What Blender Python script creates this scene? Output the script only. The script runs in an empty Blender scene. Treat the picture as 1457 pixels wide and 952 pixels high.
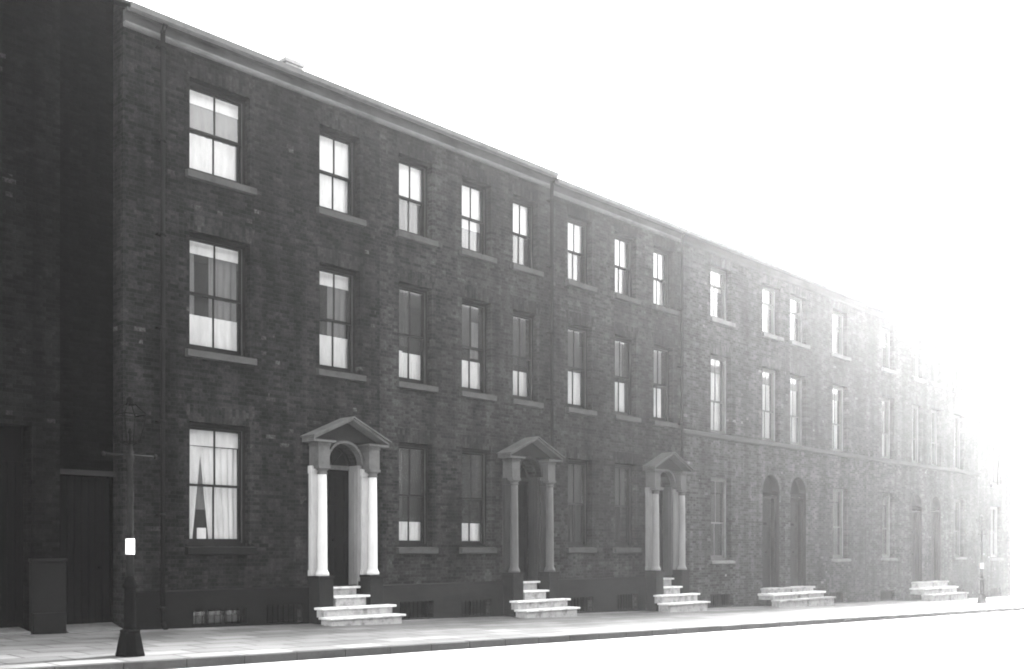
import bpy, math, random
from mathutils import Vector, Matrix
random.seed(7)
R = math.radians
scene = bpy.context.scene
col = scene.collection

# ---------------------------------------------------------------- frame of the place
# x runs along the terrace away from the left corner, y runs into the houses (facade y=0),
# the street lies at y<0, z up; z=0 is the pavement at x=0. The street falls gently with x.
CAM = (-10.87, -18.87, 1.54)
SLOPE = 0.0195
KERB_Y = -5.0
def fall(x):
    return -SLOPE * max(-16.0, min(62.0, x))
def pave(x, y=0.0):
    return fall(x) - 0.018 * min(5.2, max(0.0, -y))

# ---------------------------------------------------------------- materials
MATS = {}
def new_mat(name):
    m = bpy.data.materials.new(name); m.use_nodes = True
    nt = m.node_tree; nt.nodes.clear()
    out = nt.nodes.new('ShaderNodeOutputMaterial')
    return m, nt, out
def N(nt, t, **kw):
    n = nt.nodes.new(t)
    for k, v in kw.items():
        if k.startswith('i_'):
            key = k[2:]
            key = int(key) if key.isdigit() else key.replace('_', ' ')
            n.inputs[key].default_value = v
        else:
            setattr(n, k, v)
    return n
def L(nt, a, b): nt.links.new(a, b)
def M2(nt, op, a, b=None, c=None):
    n = nt.nodes.new('ShaderNodeMath'); n.operation = op
    for i, v in enumerate((a, b, c)):
        if v is None: continue
        if isinstance(v, (int, float)): n.inputs[i].default_value = v
        else: nt.links.new(v, n.inputs[i])
    return n.outputs[0]
def ramp(nt, fac, stops):
    n = nt.nodes.new('ShaderNodeValToRGB')
    els = n.color_ramp.elements
    while len(els) < len(stops): els.new(0.5)
    for e, (p, v) in zip(els, stops):
        e.position = p; e.color = (v, v, v, 1)
    nt.links.new(fac, n.inputs[0]); return n.outputs[0]

def brick_mat(name, tone, seed=0.0, mortar=1.25, var=1.0, pale=0.985, pale_tone=3.5, vertical=False, stain=1.0):
    """sooty brickwork, its tone partly painted-in light: courses, per-brick tint, broad grime and a few scraped pale bricks"""
    m, nt, out = new_mat(name)
    geo = N(nt, 'ShaderNodeNewGeometry')
    sep = N(nt, 'ShaderNodeSeparateXYZ'); L(nt, geo.outputs['Position'], sep.inputs[0])
    h = M2(nt, 'ADD', sep.outputs[0], sep.outputs[1]); v = sep.outputs[2]
    if vertical: h, v = v, h
    v = M2(nt, 'ADD', v, 50.0); h = M2(nt, 'ADD', h, 100.0)
    wob = N(nt, 'ShaderNodeTexNoise', i_Scale=6.0, i_Detail=1.0); L(nt, geo.outputs['Position'], wob.inputs['Vector'])
    v = M2(nt, 'ADD', v, M2(nt, 'MULTIPLY', M2(nt, 'SUBTRACT', wob.outputs['Fac'], 0.5), 0.005))
    row = M2(nt, 'FLOOR', M2(nt, 'DIVIDE', v, 0.079))
    off = M2(nt, 'MULTIPLY', M2(nt, 'MODULO', row, 2.0), 0.5)
    hx = M2(nt, 'ADD', M2(nt, 'DIVIDE', h, 0.345), off)
    h0 = M2(nt, 'FRACT', hx); isH = M2(nt, 'GREATER_THAN', h0, 0.667)
    colm = M2(nt, 'ADD', M2(nt, 'MULTIPLY', M2(nt, 'FLOOR', hx), 2.0), isH)
    e1 = M2(nt, 'ABSOLUTE', M2(nt, 'SUBTRACT', h0, 0.667)); e2 = M2(nt, 'MINIMUM', h0, M2(nt, 'SUBTRACT', 1.0, h0)); fz = M2(nt, 'FRACT', M2(nt, 'DIVIDE', v, 0.079))
    ex = M2(nt, 'MULTIPLY', M2(nt, 'MINIMUM', e1, e2), 0.345)
    ez = M2(nt, 'MULTIPLY', M2(nt, 'SUBTRACT', 0.5, M2(nt, 'ABSOLUTE', M2(nt, 'SUBTRACT', fz, 0.5))), 0.079)
    edge = M2(nt, 'MINIMUM', ex, ez)
    mor = ramp(nt, M2(nt, 'MULTIPLY', edge, 100.0), [(0.35, 1.0), (0.75, 0.0)])
    cid = N(nt, 'ShaderNodeCombineXYZ'); L(nt, colm, cid.inputs[0]); L(nt, row, cid.inputs[1]); cid.inputs[2].default_value = seed
    wn = N(nt, 'ShaderNodeTexWhiteNoise', noise_dimensions='3D'); L(nt, cid.outputs[0], wn.inputs['Vector'])
    wsep = N(nt, 'ShaderNodeSeparateColor'); L(nt, wn.outputs['Color'], wsep.inputs[0])
    tint = M2(nt, 'MULTIPLY_ADD', M2(nt, 'POWER', wsep.outputs[0], 1.4), 0.85 * var, 1.0 - 0.38 * var)
    # broad weather stains, streaks running down
    mp = N(nt, 'ShaderNodeMapping'); mp.inputs['Location'].default_value = (seed * 3.1, seed, 0); mp.inputs['Scale'].default_value = (1, 1, 0.45)
    L(nt, geo.outputs['Position'], mp.inputs['Vector'])
    n1 = N(nt, 'ShaderNodeTexNoise', i_Scale=0.55, i_Detail=5.0, i_Roughness=0.62); L(nt, mp.outputs[0], n1.inputs['Vector'])
    s1 = ramp(nt, n1.outputs['Fac'], [(0.3, 1 - 0.42 * stain), (0.5, 1.0), (0.72, 1 + 0.38 * stain)])
    mq = N(nt, 'ShaderNodeMapping'); mq.inputs['Scale'].default_value = (2.2, 2.2, 0.16); L(nt, geo.outputs['Position'], mq.inputs['Vector'])
    n4 = N(nt, 'ShaderNodeTexNoise', i_Scale=1.0, i_Detail=4.0, i_Roughness=0.6); L(nt, mq.outputs[0], n4.inputs['Vector'])
    s1 = M2(nt, 'MULTIPLY', s1, ramp(nt, n4.outputs['Fac'], [(0.34, 0.72), (0.5, 1.0), (0.66, 1.3)]))
    n2 = N(nt, 'ShaderNodeTexNoise', i_Scale=3.2, i_Detail=6.0, i_Roughness=0.7); L(nt, geo.outputs['Position'], n2.inputs['Vector'])
    s2 = ramp(nt, n2.outputs['Fac'], [(0.3, 0.62), (0.55, 1.0), (0.75, 1.55)])
    n3 = N(nt, 'ShaderNodeTexNoise', i_Scale=17.0, i_Detail=5.0, i_Roughness=0.75); L(nt, geo.outputs['Position'], n3.inputs['Vector'])
    s3 = ramp(nt, n3.outputs['Fac'], [(0.34, 0.6), (0.5, 1.0), (0.66, 1.5)])
    # pale, scraped or lime-spotted bricks gather in patches
    pn = N(nt, 'ShaderNodeTexNoise', i_Scale=0.9, i_Detail=2.0); L(nt, mp.outputs[0], pn.inputs['Vector'])
    thr = M2(nt, 'SUBTRACT', pale + 0.012, M2(nt, 'MULTIPLY', M2(nt, 'MAXIMUM', M2(nt, 'SUBTRACT', pn.outputs['Fac'], 0.52), 0.0), 0.28))
    isp = M2(nt, 'GREATER_THAN', wsep.outputs[1], thr)
    isp = M2(nt, 'MULTIPLY', isp, M2(nt, 'MULTIPLY_ADD', wsep.outputs[2], 0.8, 0.2))
    isp = M2(nt, 'MULTIPLY', isp, ramp(nt, n3.outputs['Fac'], [(0.42, 0.15), (0.6, 1.0)]))
    val = M2(nt, 'MULTIPLY', tint, M2(nt, 'MULTIPLY', s1, M2(nt, 'MULTIPLY', s2, s3)))
    val = M2(nt, 'ADD', M2(nt, 'MULTIPLY', val, M2(nt, 'SUBTRACT', 1.0, mor)), M2(nt, 'MULTIPLY', M2(nt, 'MULTIPLY', s1, mor), mortar))
    val = M2(nt, 'ADD', val, M2(nt, 'MULTIPLY', isp, pale_tone))
    val = M2(nt, 'MULTIPLY', val, tone)
    cc = N(nt, 'ShaderNodeCombineColor'); [L(nt, val, cc.inputs[i]) for i in range(3)]
    bs = N(nt, 'ShaderNodeBsdfDiffuse', i_Roughness=0.6)
    L(nt, cc.outputs[0], bs.inputs['Color'])
    hgt = M2(nt, 'ADD', M2(nt, 'MULTIPLY', mor, -1.0), M2(nt, 'ADD', M2(nt, 'MULTIPLY', wsep.outputs[0], 0.5), M2(nt, 'MULTIPLY', n3.outputs['Fac'], 0.7)))
    bp = N(nt, 'ShaderNodeBump', i_Strength=0.7, i_Distance=0.008); L(nt, hgt, bp.inputs['Height']); L(nt, bp.outputs[0], bs.inputs['Normal'])
    L(nt, bs.outputs[0], out.inputs[0]); MATS[name] = m; return m

def plain_mat(name, tone, rough=0.7, grime=0.3, scale=4.0, bump=0.25, spec=0.08, metal=0.0, stretch=(1, 1, 1), grain=30.0):
    m, nt, out = new_mat(name)
    tc = N(nt, 'ShaderNodeNewGeometry')
    mp = N(nt, 'ShaderNodeMapping'); mp.inputs['Scale'].default_value = stretch; L(nt, tc.outputs['Position'], mp.inputs['Vector'])
    a = N(nt, 'ShaderNodeTexNoise', i_Scale=scale, i_Detail=6.0, i_Roughness=0.65); L(nt, mp.outputs[0], a.inputs['Vector'])
    b = N(nt, 'ShaderNodeTexNoise', i_Scale=scale * grain / 4, i_Detail=3.0); L(nt, mp.outputs[0], b.inputs['Vector'])
    s = ramp(nt, a.outputs['Fac'], [(0.28, 1 - grime), (0.5, 1.0), (0.75, 1 + grime * 0.5)])
    s = M2(nt, 'MULTIPLY', s, M2(nt, 'MULTIPLY_ADD', b.outputs['Fac'], grime * 0.8, 1 - grime * 0.4))
    s = M2(nt, 'MINIMUM', M2(nt, 'MULTIPLY', s, tone), 0.88)
    cc = N(nt, 'ShaderNodeCombineColor'); [L(nt, s, cc.inputs[i]) for i in range(3)]
    bs = N(nt, 'ShaderNodeBsdfPrincipled', i_Roughness=rough, i_Metallic=metal)
    bs.inputs['Specular IOR Level'].default_value = spec
    L(nt, cc.outputs[0], bs.inputs['Base Color'])
    bp = N(nt, 'ShaderNodeBump', i_Strength=bump, i_Distance=0.01)
    L(nt, M2(nt, 'ADD', a.outputs['Fac'], b.outputs['Fac']), bp.inputs['Height']); L(nt, bp.outputs[0], bs.inputs['Normal'])
    L(nt, bs.outputs[0], out.inputs[0]); MATS[name] = m; return m

def flag_mat(name, tone, bw, bh, mortar=0.012, joint=0.45, var=0.3, seed=0.0):
    """stone flags or setts laid in courses"""
    m, nt, out = new_mat(name)
    geo = N(nt, 'ShaderNodeNewGeometry')
    mp = N(nt, 'ShaderNodeMapping'); mp.inputs['Location'].default_value = (seed, seed + 90, 0); L(nt, geo.outputs['Position'], mp.inputs['Vector'])
    br = N(nt, 'ShaderNodeTexBrick'); L(nt, mp.outputs[0], br.inputs['Vector'])
    br.inputs['Scale'].default_value = 1.0; br.inputs['Brick Width'].default_value = bw; br.inputs['Row Height'].default_value = bh
    br.inputs['Mortar Size'].default_value = mortar; br.inputs['Mortar Smooth'].default_value = 0.4
    br.inputs['Color1'].default_value = (1 - var,) * 3 + (1,); br.inputs['Color2'].default_value = (1 + var,) * 3 + (1,)
    br.inputs['Mortar'].default_value = (joint,) * 3 + (1,)
    bw_ = N(nt, 'ShaderNodeRGBToBW'); L(nt, br.outputs['Color'], bw_.inputs[0])
    mp2 = N(nt, 'ShaderNodeMapping'); mp2.inputs['Scale'].default_value = (0.22, 1.3, 1.0); L(nt, geo.outputs['Position'], mp2.inputs['Vector'])
    a = N(nt, 'ShaderNodeTexNoise', i_Scale=1.1, i_Detail=7.0, i_Roughness=0.68); L(nt, mp2.outputs[0], a.inputs['Vector'])
    s = ramp(nt, a.outputs['Fac'], [(0.32, 0.4), (0.5, 0.95), (0.68, 1.6)])
    b = N(nt, 'ShaderNodeTexNoise', i_Scale=22.0, i_Detail=3.0); L(nt, geo.outputs['Position'], b.inputs['Vector'])
    s = M2(nt, 'MULTIPLY', M2(nt, 'MULTIPLY', s, bw_.outputs[0]), M2(nt, 'MULTIPLY_ADD', b.outputs['Fac'], 0.5, 0.75))
    s = M2(nt, 'MINIMUM', M2(nt, 'MULTIPLY', s, tone), 0.85)
    cc = N(nt, 'ShaderNodeCombineColor'); [L(nt, s, cc.inputs[i]) for i in range(3)]
    bs = N(nt, 'ShaderNodeBsdfPrincipled', i_Roughness=0.55); bs.inputs['Specular IOR Level'].default_value = 0.4
    L(nt, cc.outputs[0], bs.inputs['Base Color'])
    bp = N(nt, 'ShaderNodeBump', i_Strength=0.5, i_Distance=0.012)
    L(nt, M2(nt, 'ADD', M2(nt, 'MULTIPLY', br.outputs['Fac'], -1.0), M2(nt, 'MULTIPLY', b.outputs['Fac'], 0.5)), bp.inputs['Height'])
    L(nt, bp.outputs[0], bs.inputs['Normal'])
    L(nt, bs.outputs[0], out.inputs[0]); MATS[name] = m; return m

def glass_mat():
    m, nt, out = new_mat('window glass')
    geo = N(nt, 'ShaderNodeNewGeometry')
    n = N(nt, 'ShaderNodeTexNoise', i_Scale=1.6, i_Detail=1.0); L(nt, geo.outputs['Position'], n.inputs['Vector'])
    bp = N(nt, 'ShaderNodeBump', i_Strength=0.35, i_Distance=0.02); L(nt, n.outputs['Fac'], bp.inputs['Height'])
    fr = N(nt, 'ShaderNodeFresnel', i_IOR=1.5)
    tr = N(nt, 'ShaderNodeBsdfTransparent'); tr.inputs[0].default_value = (0.93, 0.93, 0.93, 1)
    gl = N(nt, 'ShaderNodeBsdfGlossy', i_Roughness=0.03)
    fac = M2(nt, 'MINIMUM', M2(nt, 'MULTIPLY', M2(nt, 'MULTIPLY', fr.outputs[0], 1.8), M2(nt, 'SUBTRACT', 1.0, geo.outputs['Backfacing'])), 1.0)
    mx = N(nt, 'ShaderNodeMixShader'); L(nt, fac, mx.inputs[0]); L(nt, tr.outputs[0], mx.inputs[1]); L(nt, gl.outputs[0], mx.inputs[2])
    # a little dust lying on the pane
    df = N(nt, 'ShaderNodeBsdfDiffuse'); df.inputs[0].default_value = (0.3, 0.3, 0.3, 1)
    mx2 = N(nt, 'ShaderNodeMixShader', i_0=0.05); L(nt, mx.outputs[0], mx2.inputs[1]); L(nt, df.outputs[0], mx2.inputs[2])
    L(nt, mx2.outputs[0], out.inputs[0]); MATS['glass'] = m; return m

def cloth_mat(name, tone, lace=False):
    m, nt, out = new_mat(name)
    geo = N(nt, 'ShaderNodeNewGeometry')
    mp = N(nt, 'ShaderNodeMapping'); mp.inputs['Scale'].default_value = (1, 1, 0.25); L(nt, geo.outputs['Position'], mp.inputs['Vector'])
    a = N(nt, 'ShaderNodeTexNoise', i_Scale=7.0, i_Detail=4.0, i_Roughness=0.6); L(nt, mp.outputs[0], a.inputs['Vector'])
    s = M2(nt, 'MULTIPLY', ramp(nt, a.outputs['Fac'], [(0.3, 0.8), (0.7, 1.06)]), tone)
    cc = N(nt, 'ShaderNodeCombineColor'); [L(nt, s, cc.inputs[i]) for i in range(3)]
    df = N(nt, 'ShaderNodeBsdfDiffuse'); L(nt, cc.outputs[0], df.inputs[0])
    if False:
        w = N(nt, 'ShaderNodeTexVoronoi', i_Scale=38.0); L(nt, geo.outputs['Position'], w.inputs['Vector'])
        f = ramp(nt, w.outputs['Distance'], [(0.2, 0.25), (0.55, 0.0)])
        tr = N(nt, 'ShaderNodeBsdfTransparent')
        mx = N(nt, 'ShaderNodeMixShader'); L(nt, f, mx.inputs[0]); L(nt, df.outputs[0], mx.inputs[1]); L(nt, tr.outputs[0], mx.inputs[2])
        L(nt, mx.outputs[0], out.inputs[0])
    else:
        L(nt, df.outputs[0], out.inputs[0])
    MATS[name] = m; return m

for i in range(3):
    brick_mat('terrace brick %d' % i, (0.016, 0.024, 0.031)[i], seed=i * 7.3 + 1, stain=1.0, pale=(0.985, 0.997, 0.997)[i], var=1.0, pale_tone=(4.0, 1.2, 1.2)[i])  # tone steps: part soot, part the dark left side painted into the brick
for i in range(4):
    brick_mat('far terrace brick %d' % i, (0.048, 0.052, 0.058, 0.064)[i], seed=i * 5.1 + 40, mortar=1.5, stain=0.8, pale=0.995, var=1.2)  # lightened with distance, haze glare put into the brick tone
brick_mat('warehouse brick', 0.006, seed=91, pale=0.99, pale_tone=5.0, stain=1.2)  # soot plus the dark left edge painted into the tone
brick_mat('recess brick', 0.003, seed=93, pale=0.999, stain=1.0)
brick_mat('far house brick', 0.08, seed=77)  # palest of the row, haze glare again in the colour
brick_mat('gauged brick', 0.022, seed=61, vertical=True, mortar=1.0, pale=2.0, stain=0.4, var=1.0)
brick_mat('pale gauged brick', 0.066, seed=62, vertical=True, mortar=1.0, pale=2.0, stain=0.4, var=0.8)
plain_mat('sill stone', 0.046, 0.85, 0.35, 3.0)
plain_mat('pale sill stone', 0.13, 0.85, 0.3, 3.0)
plain_mat('black sill', 0.008, 0.8, 0.3, 3.0)
plain_mat('cornice stone', 0.06, 0.85, 0.6, 1.5, stretch=(0.4, 1, 1))
plain_mat('pale moulding', 0.12, 0.8, 0.6, 1.5, stretch=(0.4, 1, 1))
plain_mat('iron', 0.004, 0.9, 0.3, 8.0, spec=0.0)
plain_mat('shaft iron', 0.013, 0.9, 0.3, 8.0, spec=0.0)
plain_mat('lantern iron', 0.006, 0.9, 0.3, 8.0, spec=0.0)
plain_mat('unlit pane', 0.008, 0.6, 0.3, 3.0, spec=0.1)
plain_mat('gutter iron', 0.1, 0.55, 0.3, 4.0, spec=0.12)
plain_mat('pipe iron', 0.012, 0.95, 0.35, 4.0, spec=0.0, stretch=(1, 1, 0.2))
plain_mat('dark paint', 0.005, 0.8, 0.3, 5.0, spec=0.03, stretch=(1, 1, 0.3))
plain_mat('sash paint', 0.014, 0.5, 0.3, 5.0)
plain_mat('sash edge paint', 0.05, 0.5, 0.3, 5.0)
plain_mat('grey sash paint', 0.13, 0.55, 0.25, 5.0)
plain_mat('pale sash paint', 0.3, 0.55, 0.2, 5.0)
plain_mat('dark plinth render', 0.007, 0.8, 0.4, 1.6, stretch=(0.4, 1, 1))
plain_mat('plinth render', 0.018, 0.85, 0.35, 1.6, stretch=(0.4, 1, 1))
plain_mat('far plinth render', 0.08, 0.85, 0.3, 1.6, stretch=(0.4, 1, 1))
plain_mat('white column paint', 0.5, 0.55, 0.16, 3.0, bump=0.1, stretch=(1, 1, 0.3))
plain_mat('grey column paint', 0.075, 0.6, 0.25, 3.0, stretch=(1, 1, 0.3))
plain_mat('stone column paint', 0.17, 0.6, 0.25, 3.0, stretch=(1, 1, 0.3))
plain_mat('shaded jamb paint', 0.2, 0.7, 0.25, 3.0, stretch=(1, 1, 0.3))  # greyer than the columns: side shade put into the jamb colour
plain_mat('pale pilaster paint', 0.36, 0.7, 0.3, 3.0, stretch=(1, 1, 0.3))
plain_mat('dark pilaster paint', 0.03, 0.7, 0.3, 3.0, stretch=(1, 1, 0.3))
plain_mat('portico stone', 0.085, 0.8, 0.4, 3.0)
plain_mat('dark portico stone', 0.018, 0.8, 0.4, 3.0)
plain_mat('mid portico stone', 0.07, 0.8, 0.35, 3.0)
plain_mat('pedestal stone', 0.014, 0.8, 0.45, 3.0)
plain_mat('whitened step stone', 0.62, 0.8, 0.45, 5.0, stretch=(1, 1, 2))
plain_mat('worn step stone', 0.32, 0.85, 0.6, 5.0)
plain_mat('far step stone', 0.3, 0.85, 0.5, 2.5)
plain_mat('threshold stone', 0.1, 0.85, 0.4, 3.0)
plain_mat('slate', 0.05, 0.7, 0.4, 3.0)
plain_mat('haze-whitened chimney', 0.3, 0.8, 0.3, 4.0)  # chimney colour lightened to fade it as haze would
plain_mat('inner plaster', 0.05, 0.9, 0.2, 2.0)
plain_mat('brass', 0.35, 0.35, 0.2, 9.0, metal=0.8)
plain_mat('white enamel', 0.85, 0.4, 0.08, 9.0)
plain_mat('kerb stone', 0.045, 0.8, 0.35, 2.0)
plain_mat('kerb face', 0.07, 0.85, 0.35, 2.0)
cloth_mat('white cloth', 0.85); cloth_mat('white net', 0.8, True); cloth_mat('grey cloth', 0.07)
cloth_mat('mid cloth', 0.22); cloth_mat('dark cloth', 0.025)
flag_mat('pavement flags', 0.12, 0.95, 0.62, 0.028, 0.25, 0.3)
flag_mat('road setts', 0.42, 0.2, 0.11, 0.012, 0.7, 0.12)
plain_mat('earth', 0.25, 0.9, 0.3, 0.5)
glass_mat()
MT = MATS

# ---------------------------------------------------------------- mesh builder
class MB:
    def __init__(s): s.v = []; s.f = []; s.sm = []
    def face(s, pts, smooth=False):
        i = len(s.v); s.v += [tuple(p) for p in pts]; s.f.append(list(range(i, i + len(pts)))); s.sm.append(smooth); return s
    def box(s, x0, x1, y0, y1, z0, z1):
        i = len(s.v)
        s.v += [(x0,y0,z0),(x1,y0,z0),(x1,y1,z0),(x0,y1,z0),(x0,y0,z1),(x1,y0,z1),(x1,y1,z1),(x0,y1,z1)]
        for f in ((0,3,2,1),(4,5,6,7),(0,1,5,4),(1,2,6,5),(2,3,7,6),(3,0,4,7)):
            s.f.append([i + k for k in f]); s.sm.append(False)
        return s
    def prism(s, prof, x0, x1):
        """profile of (y,z) points extruded along x"""
        n = len(prof); i = len(s.v)
        s.v += [(x0, y, z) for y, z in prof] + [(x1, y, z) for y, z in prof]
        for k in range(n):
            s.f.append([i + k, i + (k + 1) % n, i + n + (k + 1) % n, i + n + k]); s.sm.append(False)
        s.f.append([i + k for k in range(n)][::-1]); s.f.append([i + n + k for k in range(n)]); s.sm += [False, False]
        return s
    def slab_xz(s, prof, y0, y1):
        """outline of (x,z) points given a thickness along y"""
        n = len(prof); i = len(s.v)
        s.v += [(x, y0, z) for x, z in prof] + [(x, y1, z) for x, z in prof]
        for k in range(n):
            s.f.append([i + k, i + (k + 1) % n, i + n + (k + 1) % n, i + n + k]); s.sm.append(False)
        s.f.append([i + k for k in range(n)]); s.f.append([i + n + k for k in range(n)][::-1]); s.sm += [False, False]
        return s
    def lathe(s, cx, cy, prof, seg=20):
        """prof of (radius, z) turned about the vertical through cx,cy"""
        i = len(s.v); m = len(prof)
        for r, z in prof:
            for k in range(seg):
                a = 2 * math.pi * k / seg; s.v.append((cx + r * math.cos(a), cy + r * math.sin(a), z))
        for j in range(m - 1):
            for k in range(seg):
                k2 = (k + 1) % seg
                s.f.append([i + j*seg + k, i + j*seg + k2, i + (j+1)*seg + k2, i + (j+1)*seg + k]); s.sm.append(True)
        s.f.append([i + k for k in range(seg)][::-1]); s.f.append([i + (m-1)*seg + k for k in range(seg)]); s.sm += [False, False]
        return s
    def tube(s, a, b, r, seg=10):
        a = Vector(a); b = Vector(b); d = (b - a).normalized()
        u = d.orthogonal().normalized(); w = d.cross(u); i = len(s.v)
        for p in (a, b):
            for k in range(seg):
                t = 2 * math.pi * k / seg; s.v.append(tuple(p + r * (math.cos(t) * u + math.sin(t) * w)))
        for k in range(seg):
            k2 = (k + 1) % seg; s.f.append([i + k, i + k2, i + seg + k2, i + seg + k]); s.sm.append(True)
        s.f.append([i + k for k in range(seg)][::-1]); s.f.append([i + seg + k for k in range(seg)]); s.sm += [False, False]
        return s
    def build(s, name, mat, parent=None, bevel=0.0, label=None, recalc=True):
        me = bpy.data.meshes.new(name)
        o = bpy.data.objects.new(name, me); col.objects.link(o)
        off = Vector((0, 0, 0))
        if parent is not None:
            o.parent = parent
            off = WORLD[parent.name]
        WORLD[o.name] = off
        me.from_pydata([(x - off.x, y - off.y, z - off.z) for x, y, z in s.v], [], s.f)
        for p, k in zip(me.polygons, s.sm): p.use_smooth = k
        if recalc:
            import bmesh
            bm = bmesh.new(); bm.from_mesh(me); bmesh.ops.recalc_face_normals(bm, faces=bm.faces); bm.to_mesh(me); bm.free()
        me.materials.append(MT[mat]); me.update()
        if bevel:
            b = o.modifiers.new('edge', 'BEVEL'); b.width = bevel; b.segments = 2; b.limit_method = 'ANGLE'; b.angle_limit = R(40)
        if label: o['label'] = label
        return o
WORLD = {}
def thing(name, loc, label, cat, group=None):
    e = bpy.data.objects.new(name, None); col.objects.link(e); e.location = loc; e.empty_display_size = 0.3
    WORLD[e.name] = Vector(loc); e['label'] = label; e['category'] = cat
    if group: e['group'] = group
    return e
def tag(o, label=None, cat=None, group=None, kind=None):
    if label: o['label'] = label
    if cat: o['category'] = cat
    if group: o['group'] = group
    if kind: o['kind'] = kind
    return o

# ---------------------------------------------------------------- walls with openings
def wall_mesh(x0, x1, z0, z1, y, openings, depth):
    """facade skin at y with openings (ox0, ox1, oz0, oz1, arched) and reveals going in by depth"""
    mb = MB()
    xs = sorted({x0, x1} | {o[0] for o in openings} | {o[1] for o in openings})
    zs = sorted({z0, z1} | {o[2] for o in openings} | {o[3] for o in openings})
    xs = [x for x in xs if x0 - 1e-6 <= x <= x1 + 1e-6]; zs = [z for z in zs if z0 - 1e-6 <= z <= z1 + 1e-6]
    for i in range(len(xs) - 1):
        for j in range(len(zs) - 1):
            cx = (xs[i] + xs[i+1]) / 2; cz = (zs[j] + zs[j+1]) / 2
            if any(o[0] < cx < o[1] and o[2] < cz < o[3] for o in openings): continue
            mb.face([(xs[i], y, zs[j]), (xs[i+1], y, zs[j]), (xs[i+1], y, zs[j+1]), (xs[i], y, zs[j+1])])
    for o in openings:
        a, b, c, d = max(o[0], x0), min(o[1], x1), max(o[2], z0), o[3]
        yi = y + depth
        if o[4]:
            r = (b - a) / 2; mx = (a + b) / 2; zc = d - r; n = 14
            arc = [(mx - r * math.cos(math.pi * k / n), zc + r * math.sin(math.pi * k / n)) for k in range(n + 1)]
            for k in range(n):
                (p, q), (p2, q2) = arc[k], arc[k+1]
                mb.face([(p, y, q), (p2, y, q2), (p2, y, d), (p, y, d)])
                mb.face([(p, y, q), (p, yi, q), (p2, yi, q2), (p2, y, q2)])
            top = zc
        else:
            top = d
            mb.face([(a, y, d), (b, y, d), (b, yi, d), (a, yi, d)])
        mb.face([(a, y, c), (a, y, top), (a, yi, top), (a, yi, c)])
        mb.face([(b, y, c), (b, yi, c), (b, yi, top), (b, y, top)])
        mb.face([(a, y, c), (a, yi, c), (b, yi, c), (b, y, c)])
    return mb

def drape(x0, x1, z0, z1, y, folds=6, amp=0.018, slant0=0.0, slant1=0.0, seed=0):
    """hanging cloth with folds; slant moves the bottom of an edge sideways (tied or parted curtains)"""
    rnd = random.Random(seed); mb = MB(); n = max(8, folds * 6); m = 8
    ph = rnd.random() * 6
    def P(i, j):
        t = i / n; h = j / m
        a = x0 + slant0 * (h ** 1.1); b = x1 + slant1 * (h ** 1.1)
        x = a + (b - a) * t
        yy = y + amp * math.sin(t * folds * 2 * math.pi + ph + 0.6 * math.sin(h * 2.2)) + 0.4 * amp * math.sin(t * folds * 4.7 + ph)
        return (x, yy, z1 + (z0 - z1) * h)
    for i in range(n):
        for j in range(m):
            mb.face([P(i, j), P(i+1, j), P(i+1, j+1), P(i, j+1)], True)
    for i in range(n):
        for j in range(m):
            q = [P(i, j), P(i, j+1), P(i+1, j+1), P(i+1, j)]
            mb.face([(a, b + 0.006, c) for a, b, c in q], True)
    return mb

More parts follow.
